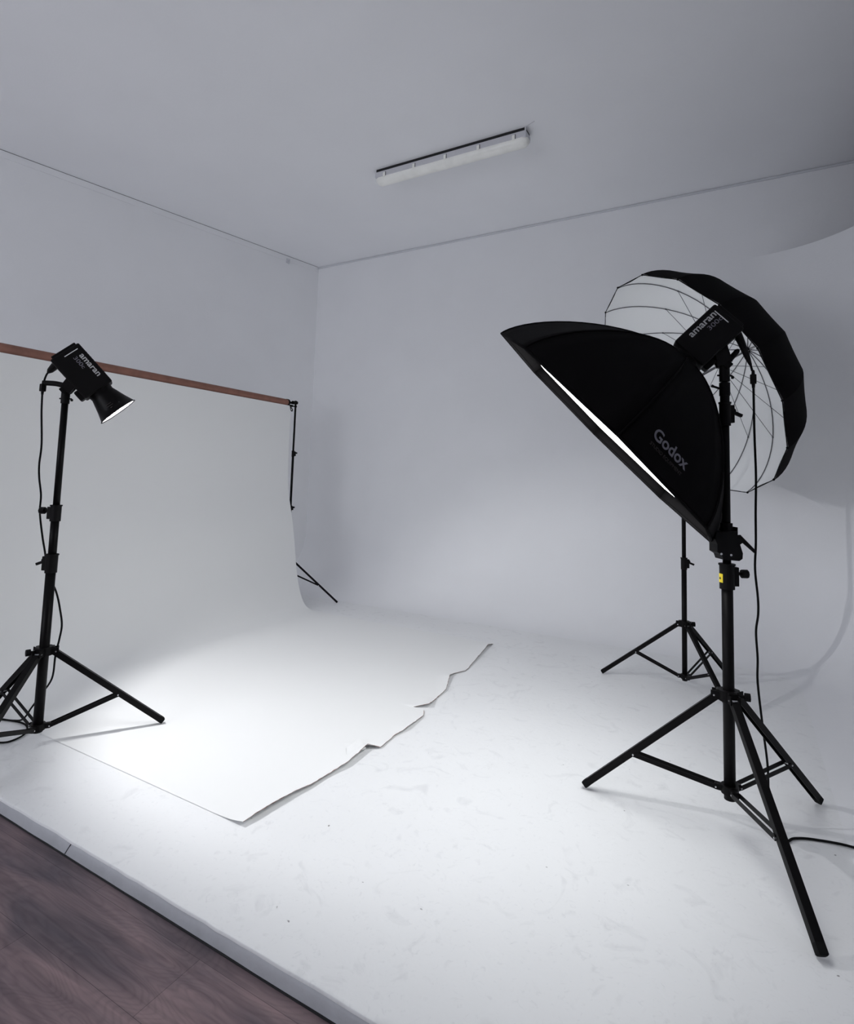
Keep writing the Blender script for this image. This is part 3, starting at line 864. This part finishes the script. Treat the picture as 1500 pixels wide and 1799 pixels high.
bm = bmesh.new(); cyl(bm, UAP + nu * 0.0, UAP + nu * 0.035, 0.022); cyl(bm, UAP + nu * 0.225, UAP + nu * 0.25, 0.016); obj('runner', bm, M_rubber, um)

# bracket at the head of the rear stand that grips the umbrella shaft
bm = bmesh.new()
box(bm, G2 + Vector((0, 0, 1.885)), (0.04, 0.04, 0.07), frame(nu), 0.006)
cyl(bm, G2 + Vector((0, 0, 1.83)), G2 + Vector((0, 0, 1.87)), 0.016)
hb = obj('umbrella_bracket', bm, M_plastic, st2)

# ------------------------------------------------------------------ cables
def cable(pts, r, label, sub=6, name='power_cable', clip=None):
    T = empty(name, Vector(pts[0]), label, 'cable')
    bm = bmesh.new(); tube(bm, catmull(pts, sub), r, 10); obj('cord', bm, M_rubber, T, smooth=True)
    if clip:
        bm = bmesh.new(); a = Vector(clip); box(bm, a, (0.022, 0.022, 0.036), None, 0.005)
        cyl(bm, a + Vector((0, 0, 0.016)), a + Vector((0, 0, 0.034)), 0.0065, 0.005); cyl(bm, a - Vector((0, 0, 0.034)), a - Vector((0, 0, 0.016)), 0.005, 0.0065)
        obj('connector', bm, M_plastic, T)
    return T
cable([(0.026, 2.484, 1.722), (0.031, 2.489, 1.70), (0.034, 2.491, 1.682), (0.035, 2.512, 1.464), (0.038, 2.526, 1.30), (0.035, 2.541, 1.159), (0.034, 2.55, 1.04), (0.030, 2.559, 0.942), (0.038, 2.574, 0.833),
       (0.038, 2.578, 0.77), (0.030, 2.583, 0.702), (0.034, 2.594, 0.60), (0.033, 2.603, 0.506), (0.048, 2.628, 0.333), (0.061, 2.640, 0.203), (0.063, 2.62, 0.10), (0.070, 2.56, 0.03),
       (0.085, 2.515, 0.008), (0.112, 2.503, 0.006), (0.137, 2.54, 0.006), (0.199, 2.572, 0.006), (0.316, 2.59, 0.008), (0.42, 2.53, 0.018), (0.45, 2.30, 0.024), (0.40, 1.90, 0.016), (0.30, 1.50, 0.007), (0.27, 1.25, 0.008), (0.26, 1.175, 0.002), (0.255, 1.14, -0.036), (0.25, 0.90, -0.040), (0.35, 0.2, -0.040), (0.6, -1.2, -0.040)],
      0.0042, 'long black power cable dropping from the right light onto the platform', clip=(0.034, 2.491, 1.668))
cable([(-2.859, 1.433, 1.697), (-2.868, 1.428, 1.677), (-2.880, 1.427, 1.645), (-2.884, 1.427, 1.614), (-2.89, 1.433, 1.517), (-2.892, 1.447, 1.357), (-2.903, 1.45, 1.262), (-2.904, 1.456, 1.195), (-2.898, 1.467, 1.115),
       (-2.903, 1.471, 1.035), (-2.895, 1.486, 0.928), (-2.882, 1.497, 0.853), (-2.872, 1.515, 0.754), (-2.825, 1.535, 0.66), (-2.79, 1.54, 0.58), (-2.765, 1.538, 0.52), (-2.770, 1.535, 0.46), (-2.79, 1.534, 0.38),
       (-2.85, 1.56, 0.26), (-2.93, 1.56, 0.17), (-2.985, 1.55, 0.10), (-3.06, 1.555, 0.03), (-3.142, 1.55, 0.006), (-3.25, 1.50, 0.006), (-3.30, 1.40, 0.006), (-3.20, 1.33, 0.006), (-3.05, 1.34, 0.006), (-2.943, 1.40, 0.006),
       (-2.914, 1.44, 0.006), (-2.945, 1.512, 0.006), (-3.05, 1.56, 0.006), (-3.20, 1.53, 0.006), (-3.6, 1.40, 0.006)],
      0.0042, 'black power cable hanging along the left stand to the floor', clip=(-2.884, 1.427, 1.622))
